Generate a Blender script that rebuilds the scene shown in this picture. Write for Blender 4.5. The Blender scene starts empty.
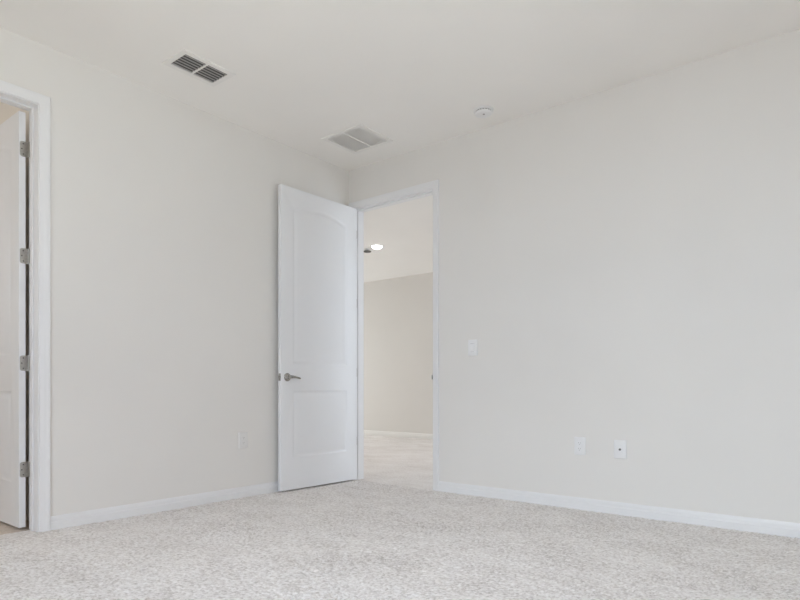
import bpy, bmesh, math, random
import numpy as np
from mathutils import Vector, Matrix

random.seed(7)
scene = bpy.context.scene
COL = scene.collection
R = math.radians

# ------------------------------------------------------------------ camera
H = 2.82                       # bedroom ceiling height
CAM = Vector((3.767, -3.953, 0.8266))
YAW = R(38.718)                # camera heading, turned left from +Y
cd = bpy.data.cameras.new('camera')
cam = bpy.data.objects.new('camera', cd); COL.objects.link(cam)
cam.location = CAM
cam.rotation_euler = (R(90), 0, YAW)
cd.sensor_fit = 'HORIZONTAL'; cd.sensor_width = 36.0
cd.lens = 595.0 / 800.0 * 36.0
cd.shift_y = 89.0 / 800.0      # horizon at image row 389
cd.clip_start = 0.02; cd.clip_end = 200
scene.camera = cam

# ------------------------------------------------------------------ world, daylight, fill lamps, exposure
w = bpy.data.worlds.new('world'); scene.world = w; w.use_nodes = True
bg = w.node_tree.nodes['Background']
bg.inputs['Color'].default_value = (0.78, 0.88, 1.0, 1); bg.inputs['Strength'].default_value = 0.15

def area(name, loc, target, sx, sy, power, col):
    l = bpy.data.lights.new(name, 'AREA'); l.shape = 'RECTANGLE'; l.size = sx; l.size_y = sy
    l.energy = power; l.color = col
    o = bpy.data.objects.new(name, l); COL.objects.link(o); o.location = loc
    o.rotation_euler = (Vector(target) - Vector(loc)).to_track_quat('-Z', 'Z').to_euler()
    return o

RX, RY = 4.75, -5.25           # right wall and rear wall planes
WIN1 = (1.95, 4.35, 0.55, 2.25)     # rear window: x0, x1, z0, z1
WIN2 = (-3.55, -2.25, 0.75, 2.25)   # right window: y0, y1, z0, z1
mx_, my_ = (WIN1[0]+WIN1[1])/2, (WIN2[0]+WIN2[1])/2
area('sky_rear', (mx_, RY-1.95, 2.6), (mx_, RY+1.0, 1.1), 4.6, 2.4, 538.5, (0.702, 0.827, 1.0))
area('ground_rear', (mx_, RY-1.6, -.55), (mx_, RY+0.6, 1.9), 4.6, 2.2, 203.1, (1.0, 0.846, 0.556))
area('sky_right', (RX+1.7, my_, 2.5), (RX-1.0, my_, 1.1), 3.6, 2.2, 45.5, (1.0, 0.8, 1.0))
area('ground_right', (RX+1.5, my_, -.4), (RX-0.6, my_, 1.9), 3.6, 2.0, 364.9, (0.861, 0.989, 1.0))
area('hall_fill_left', (-7.4, 2.1, 1.7), (-4.5, 2.1, 1.4), 3.4, 2.6, 253.5, (0.89, 0.969, 1.0))  # unseen fill lamp added beyond the left end of the hall
area('hall_fill_right', (4.7, 2.2, 1.5), (2.0, 2.2, 1.75), 3.2, 2.0, 119.4, (0.806, 0.895, 1.0))  # unseen fill lamp added beyond the right end of the hall
DOWN = (3.3, 1.0, .91, .92)      # hall downlight and added fill lamps: watts each and colour
area('side_room_fill', (-1.7, -4.55, 1.75), (-.7, -2.5, 1.75), 1.2, 1.2, 16.0, (0.961, 0.98, 1.0))  # unseen fill lamp added inside the side room

vs = scene.view_settings
scene.display_settings.display_device = 'sRGB'
vs.view_transform = 'Standard'; vs.look = 'None'; vs.gamma = 1.0; vs.use_curve_mapping = False
vs.exposure = 0.03
scene.cycles.max_bounces = 16
scene.cycles.diffuse_bounces = 12
scene.cycles.glossy_bounces = 4
scene.cycles.transparent_max_bounces = 8

# ------------------------------------------------------------------ helpers
def obj(name, bm, mat, parent=None, smooth=None):
    bmesh.ops.remove_doubles(bm, verts=bm.verts, dist=1e-6)
    bmesh.ops.recalc_face_normals(bm, faces=bm.faces)
    me = bpy.data.meshes.new(name); bm.to_mesh(me); bm.free()
    if smooth is not None:
        for p in me.polygons: p.use_smooth = True
        me.set_sharp_from_angle(angle=R(smooth))
    me.materials.append(mat)
    o = bpy.data.objects.new(name, me); COL.objects.link(o)
    if parent: o.parent = parent
    return o

def empty(name, loc=(0, 0, 0), rz=0, label=None, cat=None, group=None, kind=None):
    o = bpy.data.objects.new(name, None); COL.objects.link(o)
    o.location = loc; o.rotation_euler = (0, 0, rz); o.empty_display_size = 0.05
    return tag(o, label, cat, group, kind)

def tag(o, label=None, cat=None, group=None, kind=None):
    for k, v in (('label', label), ('category', cat), ('group', group), ('kind', kind)):
        if v: o[k] = v
    return o

def box(bm, x0, x1, y0, y1, z0, z1, bev=0.0, seg=2):
    r = bmesh.ops.create_cube(bm, size=1.0)
    vs_ = r['verts']
    for v in vs_:
        v.co = Vector((x0 + (v.co.x + .5) * (x1 - x0), y0 + (v.co.y + .5) * (y1 - y0), z0 + (v.co.z + .5) * (z1 - z0)))
    if bev:
        es = list({e for v in vs_ for e in v.link_edges})
        bmesh.ops.bevel(bm, geom=es, offset=bev, segments=seg, affect='EDGES', profile=.5)
    return bm

def lathe(bm, prof, M=None, n=40):
    """prof: (radius, height) pairs round local Z"""
    M = M or Matrix.Identity(4)
    rings = []
    for r, h in prof:
        if r < 1e-6: rings.append([bm.verts.new(M @ Vector((0, 0, h)))])
        else: rings.append([bm.verts.new(M @ Vector((r*math.cos(2*math.pi*i/n), r*math.sin(2*math.pi*i/n), h))) for i in range(n)])
    for a, b in zip(rings, rings[1:]):
        for i in range(n):
            j = (i+1) % n
            f = [a[i % len(a)], a[j % len(a)], b[j % len(b)], b[i % len(b)]]
            u = []
            for v in f:
                if v not in u: u.append(v)
            if len(u) > 2: bm.faces.new(u)
    for ring in (rings[0], rings[-1]):
        if len(ring) > 2: bm.faces.new(ring)
    return bm

def loft(bm, loops, cap=True, closed=True):
    """bridge equal-length vertex loops"""
    vl = [[bm.verts.new(p) for p in L] for L in loops]
    n = len(vl[0])
    for a, b in zip(vl, vl[1:]):
        for i in range(n if closed else n-1):
            j = (i+1) % n
            bm.faces.new((a[i], a[j], b[j], b[i]))
    if cap: bm.faces.new(vl[0]); bm.faces.new(list(reversed(vl[-1])))
    return bm

# ------------------------------------------------------------------ materials
def base_mat(name, col, rough=.5, metal=0, spec=.5):
    m = bpy.data.materials.new(name); m.use_nodes = True
    p = m.node_tree.nodes['Principled BSDF']
    p.inputs['Base Color'].default_value = (*col, 1)
    p.inputs['Roughness'].default_value = rough; p.inputs['Metallic'].default_value = metal
    p.inputs['Specular IOR Level'].default_value = spec
    return m, m.node_tree, p

def coords(nt):
    t = nt.nodes.new('ShaderNodeTexCoord'); return t.outputs['Object']

def noise(nt, vec, scale, detail=3, rough=.55):
    n = nt.nodes.new('ShaderNodeTexNoise'); n.inputs['Scale'].default_value = scale
    n.inputs['Detail'].default_value = detail; n.inputs['Roughness'].default_value = rough
    nt.links.new(vec, n.inputs['Vector']); return n.outputs['Fac']

def ramp(nt, fac, stops):
    r = nt.nodes.new('ShaderNodeValToRGB')
    while len(r.color_ramp.elements) > 1: r.color_ramp.elements.remove(r.color_ramp.elements[-1])
    for i, (p, c) in enumerate(stops):
        e = r.color_ramp.elements[0] if i == 0 else r.color_ramp.elements.new(p)
        e.position = p; e.color = (*c, 1)
    nt.links.new(fac, r.inputs['Fac']); return r.outputs['Color']

def bump(nt, p, h, strength, dist):
    b = nt.nodes.new('ShaderNodeBump'); b.inputs['Strength'].default_value = strength; b.inputs['Distance'].default_value = dist
    nt.links.new(h, b.inputs['Height']); nt.links.new(b.outputs['Normal'], p.inputs['Normal'])

def paint(name, col, rough=.6, var=.012, peel=.12, spec=.3):
    m, nt, p = base_mat(name, col, rough, 0, spec)
    c = coords(nt)
    lo = tuple(x*(1-var) for x in col); hi = tuple(min(1, x*(1+var)) for x in col)
    nt.links.new(ramp(nt, noise(nt, c, 1.3, 2), [(.3, lo), (.7, hi)]), p.inputs['Base Color'])
    bump(nt, p, noise(nt, c, 160, 2), peel, .0015)
    return m

M = {}
M['wall'] = paint('wall_paint', (.790, .772, .742), .7)
M['ceiling'] = paint('ceiling_paint', (.90, .882, .855), .85, peel=.25)
M['side'] = paint('side_room_paint', (.82, .78, .72), .7)
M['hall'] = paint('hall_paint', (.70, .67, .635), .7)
M['trim'] = paint('trim_enamel', (.822, .823, .828), .35, .005, .02, .5)
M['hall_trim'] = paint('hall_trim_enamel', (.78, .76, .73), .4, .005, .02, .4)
M['door'] = paint('door_enamel', (.83, .838, .855), .38, .005, .03, .5)
M['plastic'] = paint('white_plastic', (.835, .835, .84), .3, .004, .0, .5)
M['painted'] = paint('wall_coloured_plastic', (.785, .775, .757), .4, .004, .0, .4)
M['register'] = paint('white_metal_register', (.84, .825, .80), .45, .005, .0, .5)

def metal(name, col, rough):
    m, nt, p = base_mat(name, col, rough, 1)
    c = coords(nt)
    nt.links.new(ramp(nt, noise(nt, c, 90, 2), [(.3, tuple(x*.9 for x in col)), (.7, tuple(min(1, x*1.08) for x in col))]), p.inputs['Base Color'])
    return m
M['nickel'] = metal('satin_nickel', (.50, .485, .455), .30)
M['handle'] = metal('dark_satin_nickel', (.38, .37, .35), .16)
M['screw'] = metal('screw_steel', (.16, .155, .15), .45)
M['dark'] = paint('duct_shade', (.10, .097, .094), .8)  # dark tone standing in for the shade inside the duct
M['slat'] = paint('grey_slat_enamel', (.36, .35, .34), .5)
M['filter'] = paint('grille_backing', (.84, .83, .82), .7)
M['vent_slat'] = paint('vent_slat_enamel', (.36, .35, .34), .5)
M['darkfix'] = paint('dark_grey_plastic', (.10, .095, .09), .5)

def carpet(name, a, b, c_, bumpy=1.0, yarn=0):
    m, nt, p = base_mat(name, b, .95, 0, .1)
    v = coords(nt)
    N = nt.nodes
    # stretched patches: shading of the lying nap put into the colour
    mp = N.new('ShaderNodeMapping'); mp.inputs['Rotation'].default_value = (0, 0, R(38)); mp.inputs['Scale'].default_value = (1.0, 1.6, 1)
    nt.links.new(v, mp.inputs['Vector'])
    def mul(x, k):
        n = N.new('ShaderNodeMath'); n.operation = 'MULTIPLY'; nt.links.new(x, n.inputs[0]); n.inputs[1].default_value = k; return n.outputs[0]
    def add(x, y):
        n = N.new('ShaderNodeMath'); n.operation = 'ADD'; nt.links.new(x, n.inputs[0]); nt.links.new(y, n.inputs[1]); return n.outputs[0]
    patch = noise(nt, mp.outputs['Vector'], 3.2, 4, .62)
    big = noise(nt, mp.outputs['Vector'], 1.0, 2, .5)
    clump = noise(nt, v, 52, 2, .6)          # twisted tufts lying together
    tuft = noise(nt, v, 130, 3, .75)
    f = add(add(mul(patch, .24), mul(big, .10)), add(mul(clump, .30), mul(tuft, .36)))
    if yarn:
        at = N.new('ShaderNodeAttribute'); at.attribute_name = 'yarn'
        f = add(mul(f, 1-yarn), mul(at.outputs['Fac'], yarn))
    nt.links.new(ramp(nt, f, [(.35, a), (.50, b), (.63, c_)]), p.inputs['Base Color'])
    bump(nt, p, add(mul(clump, .8), mul(tuft, .6)), bumpy, .013)
    p.inputs['Sheen Weight'].default_value = .15
    return m
M['carpet'] = carpet('beige_carpet', (.515, .47, .435), (.79, .752, .725), (.915, .89, .87), .35, .22)
M['carpet_hall'] = carpet('hall_carpet', (.56, .505, .465), (.825, .785, .755), (.94, .92, .90))
M['carpet_side'] = carpet('tan_carpet', (.50, .42, .34), (.68, .58, .49), (.78, .69, .60))

def glass():
    m = bpy.data.materials.new('window_glass'); m.use_nodes = True
    nt = m.node_tree; N = nt.nodes; N.clear()
    o = N.new('ShaderNodeOutputMaterial'); mx = N.new('ShaderNodeMixShader'); t = N.new('ShaderNodeBsdfTransparent')
    g = N.new('ShaderNodeBsdfGlossy'); g.inputs['Roughness'].default_value = .02
    mx.inputs['Fac'].default_value = .06
    nt.links.new(t.outputs[0], mx.inputs[1]); nt.links.new(g.outputs[0], mx.inputs[2]); nt.links.new(mx.outputs[0], o.inputs['Surface'])
    return m
M['glass'] = glass()

def emit(name, col, s):
    m = bpy.data.materials.new(name); m.use_nodes = True
    nt = m.node_tree; nt.nodes.clear()
    o = nt.nodes.new('ShaderNodeOutputMaterial'); e = nt.nodes.new('ShaderNodeEmission')
    e.inputs['Color'].default_value = (*col, 1); e.inputs['Strength'].default_value = s
    nt.links.new(e.outputs[0], o.inputs['Surface']); return m
M['lamp'] = emit('lamp_lens', (1, .98, .94), 14)

# ------------------------------------------------------------------ structure
TB, TL = 0.12, 0.13            # thickness of the back wall and the left wall
D2 = (0.070, 0.943, 2.456)     # doorway in the back wall: x0, x1, head height
D1 = (-3.440, -2.585, 2.462)   # doorway in the left wall: y0, y1, head height

def struct(name, bm, mat, label, cat, smooth=None):
    return tag(obj(name, bm, mat, None, smooth), label, cat, None, 'structure')

def carpet_floor(x0, x1, y0, y1, pitch):
    """cut-pile carpet: every tuft tip is a vertex of its own height; the nap lies smoother in some patches"""
    rng = np.random.default_rng(11)
    nx, ny = int((x1-x0)/pitch)+1, int((y1-y0)/pitch)+1
    X, Y = np.meshgrid(np.linspace(x0, x1, nx), np.linspace(y0, y1, ny), indexing='ij')
    def smooth(cell):                       # bilinear value noise
        gx, gy = int((x1-x0)/cell)+3, int((y1-y0)/cell)+3
        g = rng.random((gx, gy)); u = (X-x0)/cell; v = (Y-y0)/cell
        i, j = u.astype(int), v.astype(int); fu, fv = u-i, v-j
        fu, fv = fu*fu*(3-2*fu), fv*fv*(3-2*fv)
        return (g[i, j]*(1-fu)+g[i+1, j]*fu)*(1-fv)+(g[i, j+1]*(1-fu)+g[i+1, j+1]*fu)*fv
    rough = np.clip(.35+1.1*(.6*smooth(.42)+.4*smooth(.13)-.30), .25, 1.1)
    h = -PILE*rough*rng.random((nx, ny))**1.3 - .004*(smooth(.035)-.5) + .0045
    jit = (rng.random((2, nx, ny))-.5)*pitch*.75
    inner = np.zeros((nx, ny)); inner[1:-1, 1:-1] = 1
    h = np.minimum(h, .005)
    co = np.stack([X+jit[0]*inner, Y+jit[1]*inner, h], -1).reshape(-1, 3)
    idx = np.arange(nx*ny).reshape(nx, ny)
    q = np.stack([idx[:-1, :-1], idx[1:, :-1], idx[1:, 1:], idx[:-1, 1:]], -1).reshape(-1, 4)
    n0 = len(co)                            # solid slab underneath
    base = np.array([[a, b, c] for c in (-.15, -.03) for a, b in ((x0, y0), (x1, y0), (x1, y1), (x0, y1))])
    co = np.concatenate([co, base])
    bq = np.array([[0, 3, 2, 1], [4, 5, 6, 7], [0, 1, 5, 4], [1, 2, 6, 5], [2, 3, 7, 6], [3, 0, 4, 7]])+n0
    q = np.concatenate([q, bq])
    me = bpy.data.meshes.new('floor')
    me.vertices.add(len(co)); me.vertices.foreach_set('co', co.astype(np.float32).ravel())
    me.loops.add(q.size); me.loops.foreach_set('vertex_index', q.astype(np.int32).ravel())
    me.polygons.add(len(q)); me.polygons.foreach_set('loop_start', np.arange(0, q.size, 4, dtype=np.int32))
    me.polygons.foreach_set('loop_total', np.full(len(q), 4, dtype=np.int32))
    me.update(calc_edges=True); me.validate()
    at = me.attributes.new('yarn', 'FLOAT', 'POINT')       # each tuft's own yarn shade
    at.data.foreach_set('value', np.concatenate([rng.random(nx*ny), np.full(8, .5)]).astype(np.float32))
    me.materials.append(M['carpet'])
    o = bpy.data.objects.new('floor', me); COL.objects.link(o)
    return tag(o, 'beige plush carpet covering the bedroom floor', 'floor', None, 'structure')
PILE = .0115
carpet_floor(0, RX, RY, 0, .0075)
bm = bmesh.new(); box(bm, -6.0, 3.0, 0.0, 4.15, -.15, -.001)
struct('floor_hall', bm, M['carpet_hall'], 'beige carpet of the hall seen through the open doorway', 'floor')
bm = bmesh.new(); box(bm, -.105, 0.0, D1[0], D1[1], -.15, .001)
struct('floor_threshold', bm, M['carpet_hall'], 'beige carpet strip in the doorway at the left edge', 'floor')
bm = bmesh.new(); box(bm, -2.75, -.105, -4.75, -2.40, -.15, -.001)
struct('floor_side', bm, M['carpet_side'], 'tan carpet beyond the doorway at the left edge', 'floor')
bm = bmesh.new(); box(bm, -.15, RX+.15, RY-.15, .02, H, H+.12)
struct('ceiling', bm, M['ceiling'], 'white bedroom ceiling with a vent and a smoke detector', 'ceiling')
bm = bmesh.new(); box(bm, -6.0, 3.0, .05, 4.15, 2.755, 2.87)
struct('ceiling_hall', bm, M['ceiling'], 'white hall ceiling seen through the open doorway', 'ceiling')
bm = bmesh.new(); box(bm, -2.75, -.05, -4.75, -2.40, H, H+.12)
struct('ceiling_side', bm, M['ceiling'], 'ceiling of the side room beyond the left doorway', 'ceiling')

J = .019                        # jamb board thickness (the wall opening is that much larger)
bm = bmesh.new()
box(bm, -.13, D2[0]-J, 0, TB, 0, H); box(bm, D2[1]+J, RX+.15, 0, TB, 0, H); box(bm, D2[0]-J, D2[1]+J, 0, TB, D2[2]+J, H)
struct('wall_back', bm, M['wall'], 'off-white wall with the open white door, switch and two sockets', 'wall')
bm = bmesh.new()
box(bm, -TL, 0, D1[1]+J, 0, 0, H); box(bm, -TL, 0, RY-.15, D1[0]-J, 0, H); box(bm, -TL, 0, D1[0]-J, D1[1]+J, D1[2]+J, H)
struct('wall_left', bm, M['wall'], 'off-white wall with a doorway at the left edge of the photo', 'wall')

def wall_hole(name, axis, p0, p1, a0, a1, hole, label):
    bm = bmesh.new()
    h0, h1, z0, z1 = hole
    for s0, s1, q0, q1 in ((a0, h0, 0, H), (h1, a1, 0, H), (h0, h1, 0, z0), (h0, h1, z1, H)):
        if axis == 'x': box(bm, s0, s1, p0, p1, q0, q1)
        else: box(bm, p0, p1, s0, s1, q0, q1)
    struct(name, bm, M['wall'], label, 'wall')
wall_hole('wall_rear', 'x', RY-.15, RY, 0, RX+.15, WIN1, 'off-white wall behind the camera holding a wide window')
wall_hole('wall_right', 'y', RX, RX+.15, RY, 0, WIN2, 'off-white wall on the right holding a window')

def window(name, axis, plane, hole, label, sg=1):
    h0, h1, z0, z1 = hole
    r = empty(name, (0, 0, 0), 0, label, 'window', None, 'structure')
    bm = bmesh.new(); g = bmesh.new()
    def b(m_, s0, s1, d0, d1, q0, q1, bev=0):
        if axis == 'x': box(m_, s0, s1, min(plane-sg*d1, plane-sg*d0), max(plane-sg*d1, plane-sg*d0), q0, q1, bev)
        else: box(m_, min(plane+sg*d0, plane+sg*d1), max(plane+sg*d0, plane+sg*d1), s0, s1, q0, q1, bev)
    t = .05
    b(bm, h0, h0+t, .04, .11, z0, z1); b(bm, h1-t, h1, .04, .11, z0, z1)
    b(bm, h0+t, h1-t, .04, .11, z0, z0+t); b(bm, h0+t, h1-t, .04, .11, z1-t, z1)
    b(bm, h0+t, h1-t, .045, .10, (z0+z1)/2-.02, (z0+z1)/2+.02)
    mid = (h0+h1)/2
    if h1-h0 > 2: b(bm, mid-.04, mid+.04, .04, .11, z0+t, z1-t)
    obj('window_frame', bm, M['trim'], r)
    b(g, h0+t, h1-t, .070, .074, z0+t, z1-t)
    obj('window_pane', g, M['glass'], r)
    s = bmesh.new(); b(s, h0-.03, h1+.03, -.03, .04, z0-.02, z0, .004)
    obj('window_sill', s, M['trim'], r)
window('window_1', 'x', RY, WIN1, 'wide white framed window behind the camera')
window('window_2', 'y', RX, WIN2, 'white framed window in the wall on the right')

# hall and side room shells
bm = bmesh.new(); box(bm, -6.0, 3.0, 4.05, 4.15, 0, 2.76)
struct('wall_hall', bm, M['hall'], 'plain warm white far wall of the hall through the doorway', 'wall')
FILL_WIN = (.7, 3.5, .45, 2.35)  # made-up window opening at both hall ends, lets the fill lamps in
bm = bmesh.new()
for q in ((.12, FILL_WIN[0], 0, 2.76), (FILL_WIN[1], 4.15, 0, 2.76), (FILL_WIN[0], FILL_WIN[1], 0, FILL_WIN[2]), (FILL_WIN[0], FILL_WIN[1], FILL_WIN[3], 2.76)): box(bm, 3.0, 3.15, *q)
struct('wall_hall_end', bm, M['hall'], 'end wall of the hall with an added fill window, out of view', 'wall')
window('fill_window_1', 'y', 3.0, FILL_WIN, 'unseen window added at the hall end to let fill light in')
bm = bmesh.new(); 
for q in ((0, FILL_WIN[0], 0, 2.76), (FILL_WIN[1], 4.15, 0, 2.76), (FILL_WIN[0], FILL_WIN[1], 0, FILL_WIN[2]), (FILL_WIN[0], FILL_WIN[1], FILL_WIN[3], 2.76)): box(bm, -6.15, -6.0, *q)  # left end wall, cut for the added fill window
window('fill_window_2', 'y', -6.0, FILL_WIN, 'unseen window added at the other hall end to let fill light in', -1)
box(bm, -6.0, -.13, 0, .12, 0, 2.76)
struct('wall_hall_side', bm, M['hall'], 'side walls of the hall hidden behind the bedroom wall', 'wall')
bm = bmesh.new(); box(bm, -2.75, -TL, -2.50, -2.40, 0, H); box(bm, -2.75, -TL, -4.75, -4.65, 0, H); box(bm, -2.75, -2.65, -4.65, -2.50, 0, H)
struct('wall_side', bm, M['side'], 'tan walls of the side room behind the half hidden left door', 'wall')

# baseboards -------------------------------------------------------
BASE = [(0, 0), (.014, 0), (.015, .046), (.0105, .050), (.0095, .056), (.0105, .062), (.0095, .070), (.006, .079), (.003, .083), (0, .083)]
def baseboard(name, p0, p1, nrm, label, mt='trim'):
    bm = bmesh.new(); n = Vector((*nrm, 0))
    loft(bm, [[Vector((p[0], p[1], 0)) + n*a + Vector((0, 0, b)) for a, b in BASE] for p in (p0, p1)])
    struct(name, bm, M[mt], label, 'baseboard', 40)
CW = .057
baseboard('baseboard_left', (0, D1[1]+.005+CW), (0, 0), (1, 0), 'white baseboard along the foot of the left wall')
baseboard('baseboard_back', (D2[1]+.005+CW, 0), (RX, 0), (0, -1), 'white baseboard under the sockets right of the open door')
baseboard('baseboard_hall', (-6.0, 4.05), (3.0, 4.05), (0, -1), 'white baseboard along the far hall wall', 'hall_trim')
baseboard('baseboard_right', (RX, 0), (RX, RY), (-1, 0), 'white baseboard along the right wall')
baseboard('baseboard_rear', (0, RY), (RX, RY), (0, 1), 'white baseboard along the wall behind the camera')
baseboard('baseboard_near', (0, RY), (0, D1[0]-.005-CW), (1, 0), 'white baseboard left of the doorway at the left edge')

# door frames ------------------------------------------------------
CAS = [(0, 0), (0, .0085), (.004, .0105), (.020, .0110), (.026, .0130), (.034, .0165), (.048, .0180), (.054, .0170), (.057, .0130), (.057, 0)]
def casing(bm, T, a0, a1, zt, rev=.005):
    """U-shaped mitred casing; T maps (along, out, z) to world"""
    L = [[], [], [], []]
    for u, w_ in CAS:
        L[0].append(T(a0-rev-u, w_, 0)); L[1].append(T(a0-rev-u, w_, zt+rev+u))
        L[2].append(T(a1+rev+u, w_, zt+rev+u)); L[3].append(T(a1+rev+u, w_, 0))
    loft(bm, L)
def frame(name, T, a0, a1, zt, depth, stop0, stop1, label, both, stop_t=.0105):
    """T(along, out, z): out>0 into the bedroom, out<0 through the wall"""
    r = empty(name, (0, 0, 0), 0, label, 'door frame', None, 'structure')
    def tb(bm, s0, s1, d0, d1, z0, z1, bev=.0):
        p, q = T(s0, d0, z0), T(s1, d1, z1)
        box(bm, min(p.x, q.x), max(p.x, q.x), min(p.y, q.y), max(p.y, q.y), z0, z1, bev)
    bm = bmesh.new()
    tb(bm, a0-J, a0, 0, -depth, 0, zt); tb(bm, a1, a1+J, 0, -depth, 0, zt); tb(bm, a0-J, a1+J, 0, -depth, zt, zt+J)
    obj('jamb', bm, M['trim'], r)
    bm = bmesh.new(); s = stop_t
    tb(bm, a0, a0+s, stop0, stop1, 0, zt, .0015); tb(bm, a1-s, a1, stop0, stop1, 0, zt, .0015); tb(bm, a0+s, a1-s, stop0, stop1, zt-s, zt, .0015)
    obj('door_stop', bm, M['trim'], r)
    bm = bmesh.new(); casing(bm, T, a0, a1, zt)
    obj('casing', bm, M['trim'], r, 40)
    if both:
        bm = bmesh.new(); casing(bm, lambda a, o, z: T(a, -depth-o, z), a0, a1, zt)
        obj('casing', bm, M['trim'], r, 40)
    return r
T2 = lambda a, o, z: Vector((a, -o, z))
T1 = lambda a, o, z: Vector((o, a, z))
f2 = frame('trim_2', T2, D2[0], D2[1], D2[2], TB, -.037, -.072, 'white casing and jamb around the open doorway to the hall', True)
f1 = frame('trim_1', T1, D1[0], D1[1], D1[2], TL, -(TL-.037), -(TL-.072), 'white casing and jamb at the left edge of the photo', False, .0085)
# strike plate on the latch jamb of the hall doorway
bm = bmesh.new(); box(bm, D2[1]-.0016, D2[1]+.0002, -.002, .030, .892, .952, .0005)
loft(bm, [[Vector((D2[1]-.0016-q, -.002-p, z)) for z in (.905, .939)] + [Vector((D2[1]+.0002-q, -.002-p, z)) for z in (.939, .905)] for p, q in ((0, 0), (.006, .0005), (.010, .003), (.012, .006))])
tag(obj('strike_plate', bm, M['nickel'], f2), 'satin nickel strike plate')

# ------------------------------------------------------------------ doors
DW, DT, DB, DTOP = .855, .035, .016, 2.450
# panel moulding: (inset, depth below the face)
MOULD = [(0, 0), (.004, .0018), (.009, .0045), (.015, .0064), (.021, .0068), (.027, .0064), (.036, .0046), (.048, .0018), (.054, .0013)]
def panel_loop(x0, x1, z0, z1, rise, d, n=20):
    """outline of one panel inset by d; rise>0 gives the eyebrow arch"""
    a, b, c = x0+d, x1-d, z0+d
    if rise <= 0: return [(a, c), (b, c), (b, z1-d), (a, z1-d)]
    half = (x1-x0)/2; rad = (half*half+rise*rise)/(2*rise); cx_, cz = (x0+x1)/2, z1+rise-rad
    rr = rad-d
    pts = [(a, c), (b, c)]
    for i in range(n+1):
        x = b+(a-b)*i/n
        pts.append((x, cz+math.sqrt(max(rr*rr-(x-cx_)**2, 0))))
    return pts
def leaf_mesh(a0):
    bm = bmesh.new()
    a1 = a0+DW
    panels = [(a0+.118, a1-.118, .272, .816, 0), (a0+.118, a1-.118, 1.030, 2.272, .062)]
    for side in (0, 1):
        n_ = 0.0 if side == 0 else DT
        sg = 1 if side == 0 else -1          # depth goes into the slab
        P = lambda x, z, d=0: Vector((x, n_+sg*d, z))
        outer = [bm.verts.new(P(x, z)) for x, z in ((a0, DB), (a1, DB), (a1, DTOP), (a0, DTOP))]
        edges = [bm.edges.new((outer[i], outer[(i+1) % 4])) for i in range(4)]
        for x0, x1, z0, z1, rs in panels:
            prev = None
            for d, dep in MOULD:
                vs_ = [bm.verts.new(P(x, z, dep)) for x, z in panel_loop(x0, x1, z0, z1, rs, d)]
                if prev is None:
                    edges += [bm.edges.new((vs_[i], vs_[(i+1) % len(vs_)])) for i in range(len(vs_))]
                else:
                    for i in range(len(vs_)):
                        j = (i+1) % len(vs_)
                        bm.faces.new((prev[i], prev[j], vs_[j], vs_[i]))
                prev = vs_
            bm.faces.new(prev)
        bmesh.ops.triangle_fill(bm, edges=edges, use_beauty=True, use_dissolve=False)
        if side == 0: o0 = outer
        else:
            for i in range(4):
                j = (i+1) % 4
                bm.faces.new((o0[i], o0[j], outer[j], outer[i]))
    return bm

def hinge(root, a0, n0, z, open_ang, label=None):
    """barrel on the pin, one plate let into the door edge, one on the jamb"""
    hh = .0445
    bm = bmesh.new()
    for k in range(5):
        z0 = z-hh+k*.0178
        lathe(bm, [(.0055, z0+.0004), (.0062, z0+.0012), (.0062, z0+.0166), (.0055, z0+.0174)], None, 20)
    lathe(bm, [(0, z-hh-.004), (.004, z-hh-.003), (.0045, z-hh), (.0045, z+hh), (.004, z+hh+.003), (0, z+hh+.004)], None, 16)
    h = obj('hinge', bm, M['nickel'], root, 40)
    if label: h['label'] = label
    def plate(rot):
        b = bmesh.new()
        r_, far, near = .012, n0+.030, .0
        pts = [(near, -hh), (far-r_, -hh)] + [(far-r_+r_*math.sin(t), -hh+r_-r_*math.cos(t)) for t in (R(30), R(60))] + [(far, -hh+r_)]
        pts += [(p, -q) for p, q in reversed(pts)]
        loft(b, [[rot @ Vector((x, p, z+q)) for p, q in pts] for x in (a0-.0016, a0+.0004)])
        return b
    I = Matrix.Identity(3)
    jr = Matrix.Rotation(open_ang, 3, 'Z') @ Matrix.Diagonal((-1, 1, 1)).to_3x3()
    obj('hinge_plate', plate(I), M['nickel'], h)
    # the jamb side sits flat on the jamb when the door is turned back by open_ang
    shift = Matrix.Rotation(open_ang, 3, 'Z')
    b = bmesh.new()
    r_, far = .012, n0+.030
    pts = [(0, -hh), (far-r_, -hh)] + [(far-r_+r_*math.sin(t), -hh+r_-r_*math.cos(t)) for t in (R(30), R(60))] + [(far, -hh+r_)]
    pts += [(p, -q) for p, q in reversed(pts)]
    loft(b, [[shift @ Vector((x, p, z+q)) for p, q in pts] for x in (.0010+JOFF, .0028+JOFF)])
    obj('hinge_plate', b, M['nickel'], h)
    for dp, dz in ((.012, -.030), (.020, 0), (.012, .030)):
        s = bmesh.new()
        Mx = Matrix.Translation((a0-.0017, n0+dp, z+dz)) @ Matrix.Rotation(R(-90), 4, 'Y')
        lathe(s, [(.0040, -.0012), (.0040, .0003), (.0022, .0008), (0, .0009)], Mx, 14)
        obj('screw', s, M['screw'], h)
    return h
JOFF = 0.0

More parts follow.
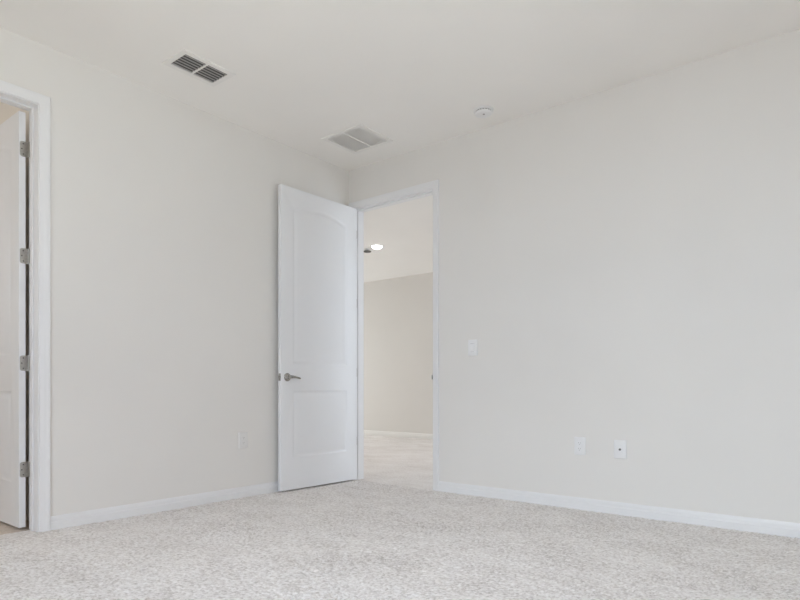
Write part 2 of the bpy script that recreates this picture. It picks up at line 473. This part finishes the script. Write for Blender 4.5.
def lever(root, ax, face, sgn, z, toward):
    """rosette and wavy lever on one face; toward=-1 points at the hinge side"""
    Mx = Matrix.Translation((ax, face, z)) @ Matrix.Rotation(R(-90)*sgn, 4, 'X')
    bm = bmesh.new()
    lathe(bm, [(.0335, -.001), (.0335, .003), (.032, .006), (.026, .009), (.018, .011), (.0135, .014), (.012, .020), (.0115, .036), (.0125, .040), (.0, .041)], Mx, 40)
    r = obj('door_handle', bm, M['handle'], root, 45); r['label'] = 'satin nickel lever handle'
    bm = bmesh.new(); loops = []
    for i in range(25):
        t = i/24
        x = ax+toward*(-.012+.122*t)
        zz = z+.006*math.sin(t*math.pi*1.15)-.004*t*t-.002
        y = face+sgn*(.033-.007*math.sin(t*math.pi))
        rz_ = (.0115*(1-t)**1.5+.0060)*(1 if t < .97 else .7); ry = .0062-.002*t
        if t > .82: rz_ += .0022*math.sin((t-.82)/.18*math.pi)
        if i == 0: rz_ *= .6
        loops.append([Vector((x, y+ry*math.cos(2*math.pi*k/14), zz+rz_*math.sin(2*math.pi*k/14))) for k in range(14)])
    loft(bm, loops)
    obj('lever', bm, M['handle'], r, 60)

def door(name, loc, rz, a0, n0, open_ang, hz, label, back_handle=True):
    global JOFF
    r = empty(name, loc, rz, label, 'door', None, 'structure')
    lf = obj('door_leaf', leaf_mesh(a0), M['door'], r, 28); lf.location = (0, n0, 0)
    for z in hz: hinge(r, a0, n0, z, open_ang)
    lever(r, a0+DW-.062, n0+DT, 1, .921, -1)
    if back_handle: lever(r, a0+DW-.062, n0, -1, .921, -1)
    bm = bmesh.new(); box(bm, a0+DW-.0005, a0+DW+.0012, n0+.005, n0+.030, .892, .950, .0004)
    box(bm, a0+DW, a0+DW+.010, n0+.011, n0+.024, .913, .929, .002)
    tag(obj('latch_plate', bm, M['handle'], r), 'satin nickel latch plate')
    return r
HZ = (2.234, 1.607, .978, .354)
TH2 = 91.3
JOFF = .002      # pin stands this far off the jamb
door('door_2', (D2[0]-.004, -.006, 0), R(-TH2), .006, .006, R(TH2), HZ, 'open white two panel door with arched top panel, silver lever')
JOFF = 0.0
door('door_1', (-TL-.004, D1[1], 0), R(-180), .004, .016, R(90), HZ, 'white panel door on four silver hinges at left edge', False)

# ------------------------------------------------------------------ ceiling things
def register():
    x0, x1, y0, y1, m = .396, .566, -1.994, -1.700, .034
    cx_, cy = (x0+x1)/2, (y0+y1)/2
    r = empty('ceiling_vent', (cx_, cy, H), 0, 'white ceiling register with two dark grey slatted openings', 'vent')
    hx, hy, d = (x1-x0)/2, (y1-y0)/2, .007
    bm = bmesh.new()
    for a in (((-hx-m, -hx, -hy-m, hy+m)), ((hx, hx+m, -hy-m, hy+m)), ((-hx, hx, -hy-m, -hy)), ((-hx, hx, hy, hy+m)), ((-hx, hx, -.0065, .0065))):
        box(bm, *a, -d, 0)
    obj('frame', bm, M['register'], r)
    bm = bmesh.new(); box(bm, -hx, hx, -hy, hy, -.0006, -.0001)
    obj('duct_sheet', bm, M['dark'], r)  # dark sheet in place of a shaded duct
    n = 6
    for s in (-1, 1):
        for k in range(n):
            x = -hx+(k+.5)*2*hx/n
            ya, yb = (.0065, hy) if s > 0 else (-hy, -.0065)
            b = bmesh.new()
            t, wd, an = .0014, .0078, R(-14)
            sec = [(-wd, -t), (wd, -t), (wd, t), (-wd, t)]
            loft(b, [[Vector((x+p*math.cos(an)-q*math.sin(an), y, -.0044+(p*math.sin(an)+q*math.cos(an))*.62)) for p, q in sec] for y in (ya, yb)])
            obj('slat', b, M['vent_slat'], r)
register()

def return_grille():
    x0, x1, y0, y1, m = .352, .704, -.618, -.296, .034
    cx_, cy = (x0+x1)/2, (y0+y1)/2
    r = empty('return_grille', (cx_, cy, H), 0, 'white square return air grille in the ceiling above the open door', 'vent')
    hx, hy, d = (x1-x0)/2, (y1-y0)/2, .006
    bm = bmesh.new()
    for a in (((-hx-m, -hx, -hy-m, hy+m)), ((hx, hx+m, -hy-m, hy+m)), ((-hx, hx, -hy-m, -hy)), ((-hx, hx, hy, hy+m)), ((-.003, .003, -hy, hy))):
        box(bm, *a, -d, 0)
    obj('frame', bm, M['register'], r)
    bm = bmesh.new(); box(bm, -hx, hx, -hy, hy, -.0006, -.0001)
    obj('duct_sheet', bm, M['filter'], r)
    n = 26
    for k in range(n):
        x = -hx+(k+.5)*2*hx/n
        if abs(x) < .005: continue
        b = bmesh.new(); t, wd, an = .0006, .0052, R(-30)
        sec = [(-wd, -t), (wd, -t), (wd, t), (-wd, t)]
        loft(b, [[Vector((x+p*math.cos(an)-q*math.sin(an), y, -.0036+(p*math.sin(an)+q*math.cos(an))*.62)) for p, q in sec] for y in (-hy, hy)])
        obj('slat', b, M['register'], r)
return_grille()

def smoke():
    r = empty('smoke_detector', (1.572, -0.261, H), 0, 'round white smoke detector on the ceiling above the open doorway', 'smoke detector')
    bm = bmesh.new(); lathe(bm, [(0, 0), (.072, 0), (.072, -.008), (.069, -.011), (.060, -.012), (0, -.012)], None, 56)
    obj('mounting_base', bm, M['plastic'], r, 40)
    bm = bmesh.new(); lathe(bm, [(.055, -.010), (.055, -.015), (.061, -.018), (.062, -.024), (.059, -.031), (.048, -.035), (.030, -.038), (0, -.039)], None, 56)
    obj('cover', bm, M['plastic'], r, 50)
    bm = bmesh.new()
    for k in range(18):
        a = 2*math.pi*k/18
        m_ = Matrix.Rotation(a, 4, 'Z')
        t = bmesh.new(); box(t, .0545, .0565, -.006, .006, -.0155, -.0125)
        for f in t.faces:
            bm.faces.new([bm.verts.new(m_ @ v.co) for v in f.verts])
        t.free()
    obj('air_slots', bm, M['darkfix'], r)
    bm = bmesh.new(); lathe(bm, [(0, -.0370), (.008, -.0370), (.008, -.0402), (.007, -.041), (0, -.041)], Matrix.Translation((.012, -.016, .0)), 20)
    obj('test_button', bm, M['slat'], r, 40)
smoke()

def downlight():
    r = empty('ceiling_downlight', (HL[0], HL[1], 2.755), 0, 'lit round recessed downlight in the hall ceiling through the doorway', 'light')
    bm = bmesh.new(); lathe(bm, [(.070, 0), (.095, 0), (.095, -.004), (.090, -.007), (.074, -.007), (.070, -.003), (.070, 0)], None, 48)
    obj('trim_ring', bm, M['plastic'], r, 40)
    bm = bmesh.new(); lathe(bm, [(0, -.040), (.022, -.0385), (.044, -.032), (.060, -.018), (.0695, -.002), (.0695, -.0005), (0, -.0005)], None, 48)
    obj('lens', bm, M['lamp'], r)
HL = (-1.50, 2.12)
downlight()
for x, y in (HL, (-3.3, 2.12), (.4, 2.12), (-1.5, .95)):  # first lamp belongs to the downlight, the other three are added fill
    l = area('downlight_and_fill', (x, y, 2.745), (x, y, 0), .13, .13, DOWN[0], DOWN[1:])
    l.data.shape = 'DISK'; l.data.spread = R(115)

def hall_fixture():  # small dark thing of unknown use, built as a plain disc
    r = empty('ceiling_fixture', (HS[0], HS[1], 2.755), 0, 'small dark grey fixture under the hall ceiling beside the left jamb', 'ceiling fixture')
    bm = bmesh.new(); lathe(bm, [(0, 0), (.030, 0), (.030, -.010), (.012, -.014), (.010, -.030), (0, -.030)], None, 28)
    obj('stem', bm, M['plastic'], r, 40)
    bm = bmesh.new(); lathe(bm, [(0, -.028), (.050, -.029), (.054, -.032), (.053, -.042), (.046, -.046), (0, -.047)], None, 32)
    obj('cap', bm, M['darkfix'], r, 40)
HS = (-1.705, 2.155)
hall_fixture()

# ------------------------------------------------------------------ wall plates (built facing -Y, base point at the plate centre)
def plate_body(bm, wd, ht, t=.006):
    loops = []
    for k, (ins, o) in enumerate(((0, 0), (0, .003), (.0015, .0048), (.004, t), )):
        a, b = wd/2-ins, ht/2-ins
        c = .004
        pts = []
        for sx, sz in ((1, -1), (1, 1), (-1, 1), (-1, -1)):
            for q in range(4):
                ang = R(-90+90*((0, 1, 2, 3)[[(1, -1), (1, 1), (-1, 1), (-1, -1)].index((sx, sz))])+30*q)
                pts.append(Vector((sx*(a-c)+c*math.cos(ang), -o, sz*(b-c)+c*math.sin(ang))))
        loops.append(pts)
    loft(bm, loops)
def proud(r): r.scale = (1, 1.35, 1)      # the plates stand a little proud of the wall
def screw_at(bm, z, y=-.006):
    lathe(bm, [(.0036, 0), (.0036, .0012), (.002, .0018), (0, .0018)], Matrix.Translation((0, y, z)) @ Matrix.Rotation(R(90), 4, 'X'), 14)

def switch(loc):
    r = empty('light_switch', loc, 0, 'white light switch beside the open doorway at hand height', 'light switch')
    proud(r)
    bm = bmesh.new(); plate_body(bm, .082, .124); obj('wall_plate', bm, M['plastic'], r, 40)
    bm = bmesh.new()
    for a in ((-.0185, -.0165, -.0345, .0345), (.0165, .0185, -.0345, .0345), (-.0165, .0165, -.0345, -.0328), (-.0165, .0165, .0328, .0345)):
        box(bm, a[0], a[1], -.0074, -.005, a[2], a[3])
    obj('switch_frame', bm, M['plastic'], r)
    bm = bmesh.new(); box(bm, -.0166, .0166, -.0064, -.0050, -.0330, .0330); obj('gap_shade', bm, M['slat'], r)  # grey sheet painting in the shade of the gap round the rocker
    bm = bmesh.new()
    prof = [(-.0312, -.0062), (-.0312, -.0118), (0, -.0084), (.0312, -.0072), (.0312, -.0055)]
    loft(bm, [[Vector((x, y, z)) for z, y in prof] for x in (-.0154, .0154)])
    obj('rocker', bm, M['plastic'], r)
    for z in (.049, -.049): bm = bmesh.new(); screw_at(bm, z); obj('screw', bm, M['plastic'], r, 40)

def outlet(loc, rz, label, mt='plastic'):
    r = empty('wall_outlet', loc, rz, label, 'outlet', 'wall outlets')
    proud(r)
    bm = bmesh.new(); plate_body(bm, .080, .122); obj('wall_plate', bm, M[mt], r, 40)
    for s in (1, -1):
        bm = bmesh.new()
        pts = [Vector((.0172*math.cos(2*math.pi*k/32), 0, max(-.0142, min(.0142, .0172*math.sin(2*math.pi*k/32)))+s*.0195)) for k in range(32)]
        loft(bm, [[p+Vector((0, y, 0)) for p in pts] for y in (-.005, -.0078)])
        sk = obj('socket', bm, M[mt], r, 40)
        bm = bmesh.new()
        for x, hh in ((-.0065, .0042), (.0065, .0036)):
            box(bm, x-.0011, x+.0011, -.0082, -.0070, s*.0195+.003-hh, s*.0195+.003+hh)
        lathe(bm, [(.0026, 0), (.0026, .0011), (0, .0011)], Matrix.Translation((0, -.0071, s*.0195-.0075)) @ Matrix.Rotation(R(90), 4, 'X'), 14)
        obj('slots', bm, M['slat'], sk)
    bm = bmesh.new(); screw_at(bm, 0); obj('screw', bm, M[mt], r, 40)

def coax(loc):
    r = empty('cable_socket', loc, 0, 'white cable wall plate with a dark centre connector, right of the outlet', 'wall plate')
    proud(r)
    bm = bmesh.new(); plate_body(bm, .080, .122); obj('wall_plate', bm, M['plastic'], r, 40)
    Mx = Matrix.Translation((0, -.0055, 0)) @ Matrix.Rotation(R(90), 4, 'X')
    bm = bmesh.new(); lathe(bm, [(.0078, 0), (.0078, .0028), (.0052, .003), (.0052, .011), (.0040, .0112), (.0040, .006), (0, .006)], Mx, 6)
    obj('connector', bm, M['screw'], r)
    for z in (.042, -.042): bm = bmesh.new(); screw_at(bm, z); obj('screw', bm, M['plastic'], r, 40)

switch((1.323, 0, 1.147))
outlet((2.180, 0, .436), 0, 'white duplex outlet low on the wall between the open door and the cable plate')
coax((2.453, 0, .430))
outlet((0, -1.166, .436), R(90), 'white duplex outlet low on the left wall, left of the open door', 'painted')
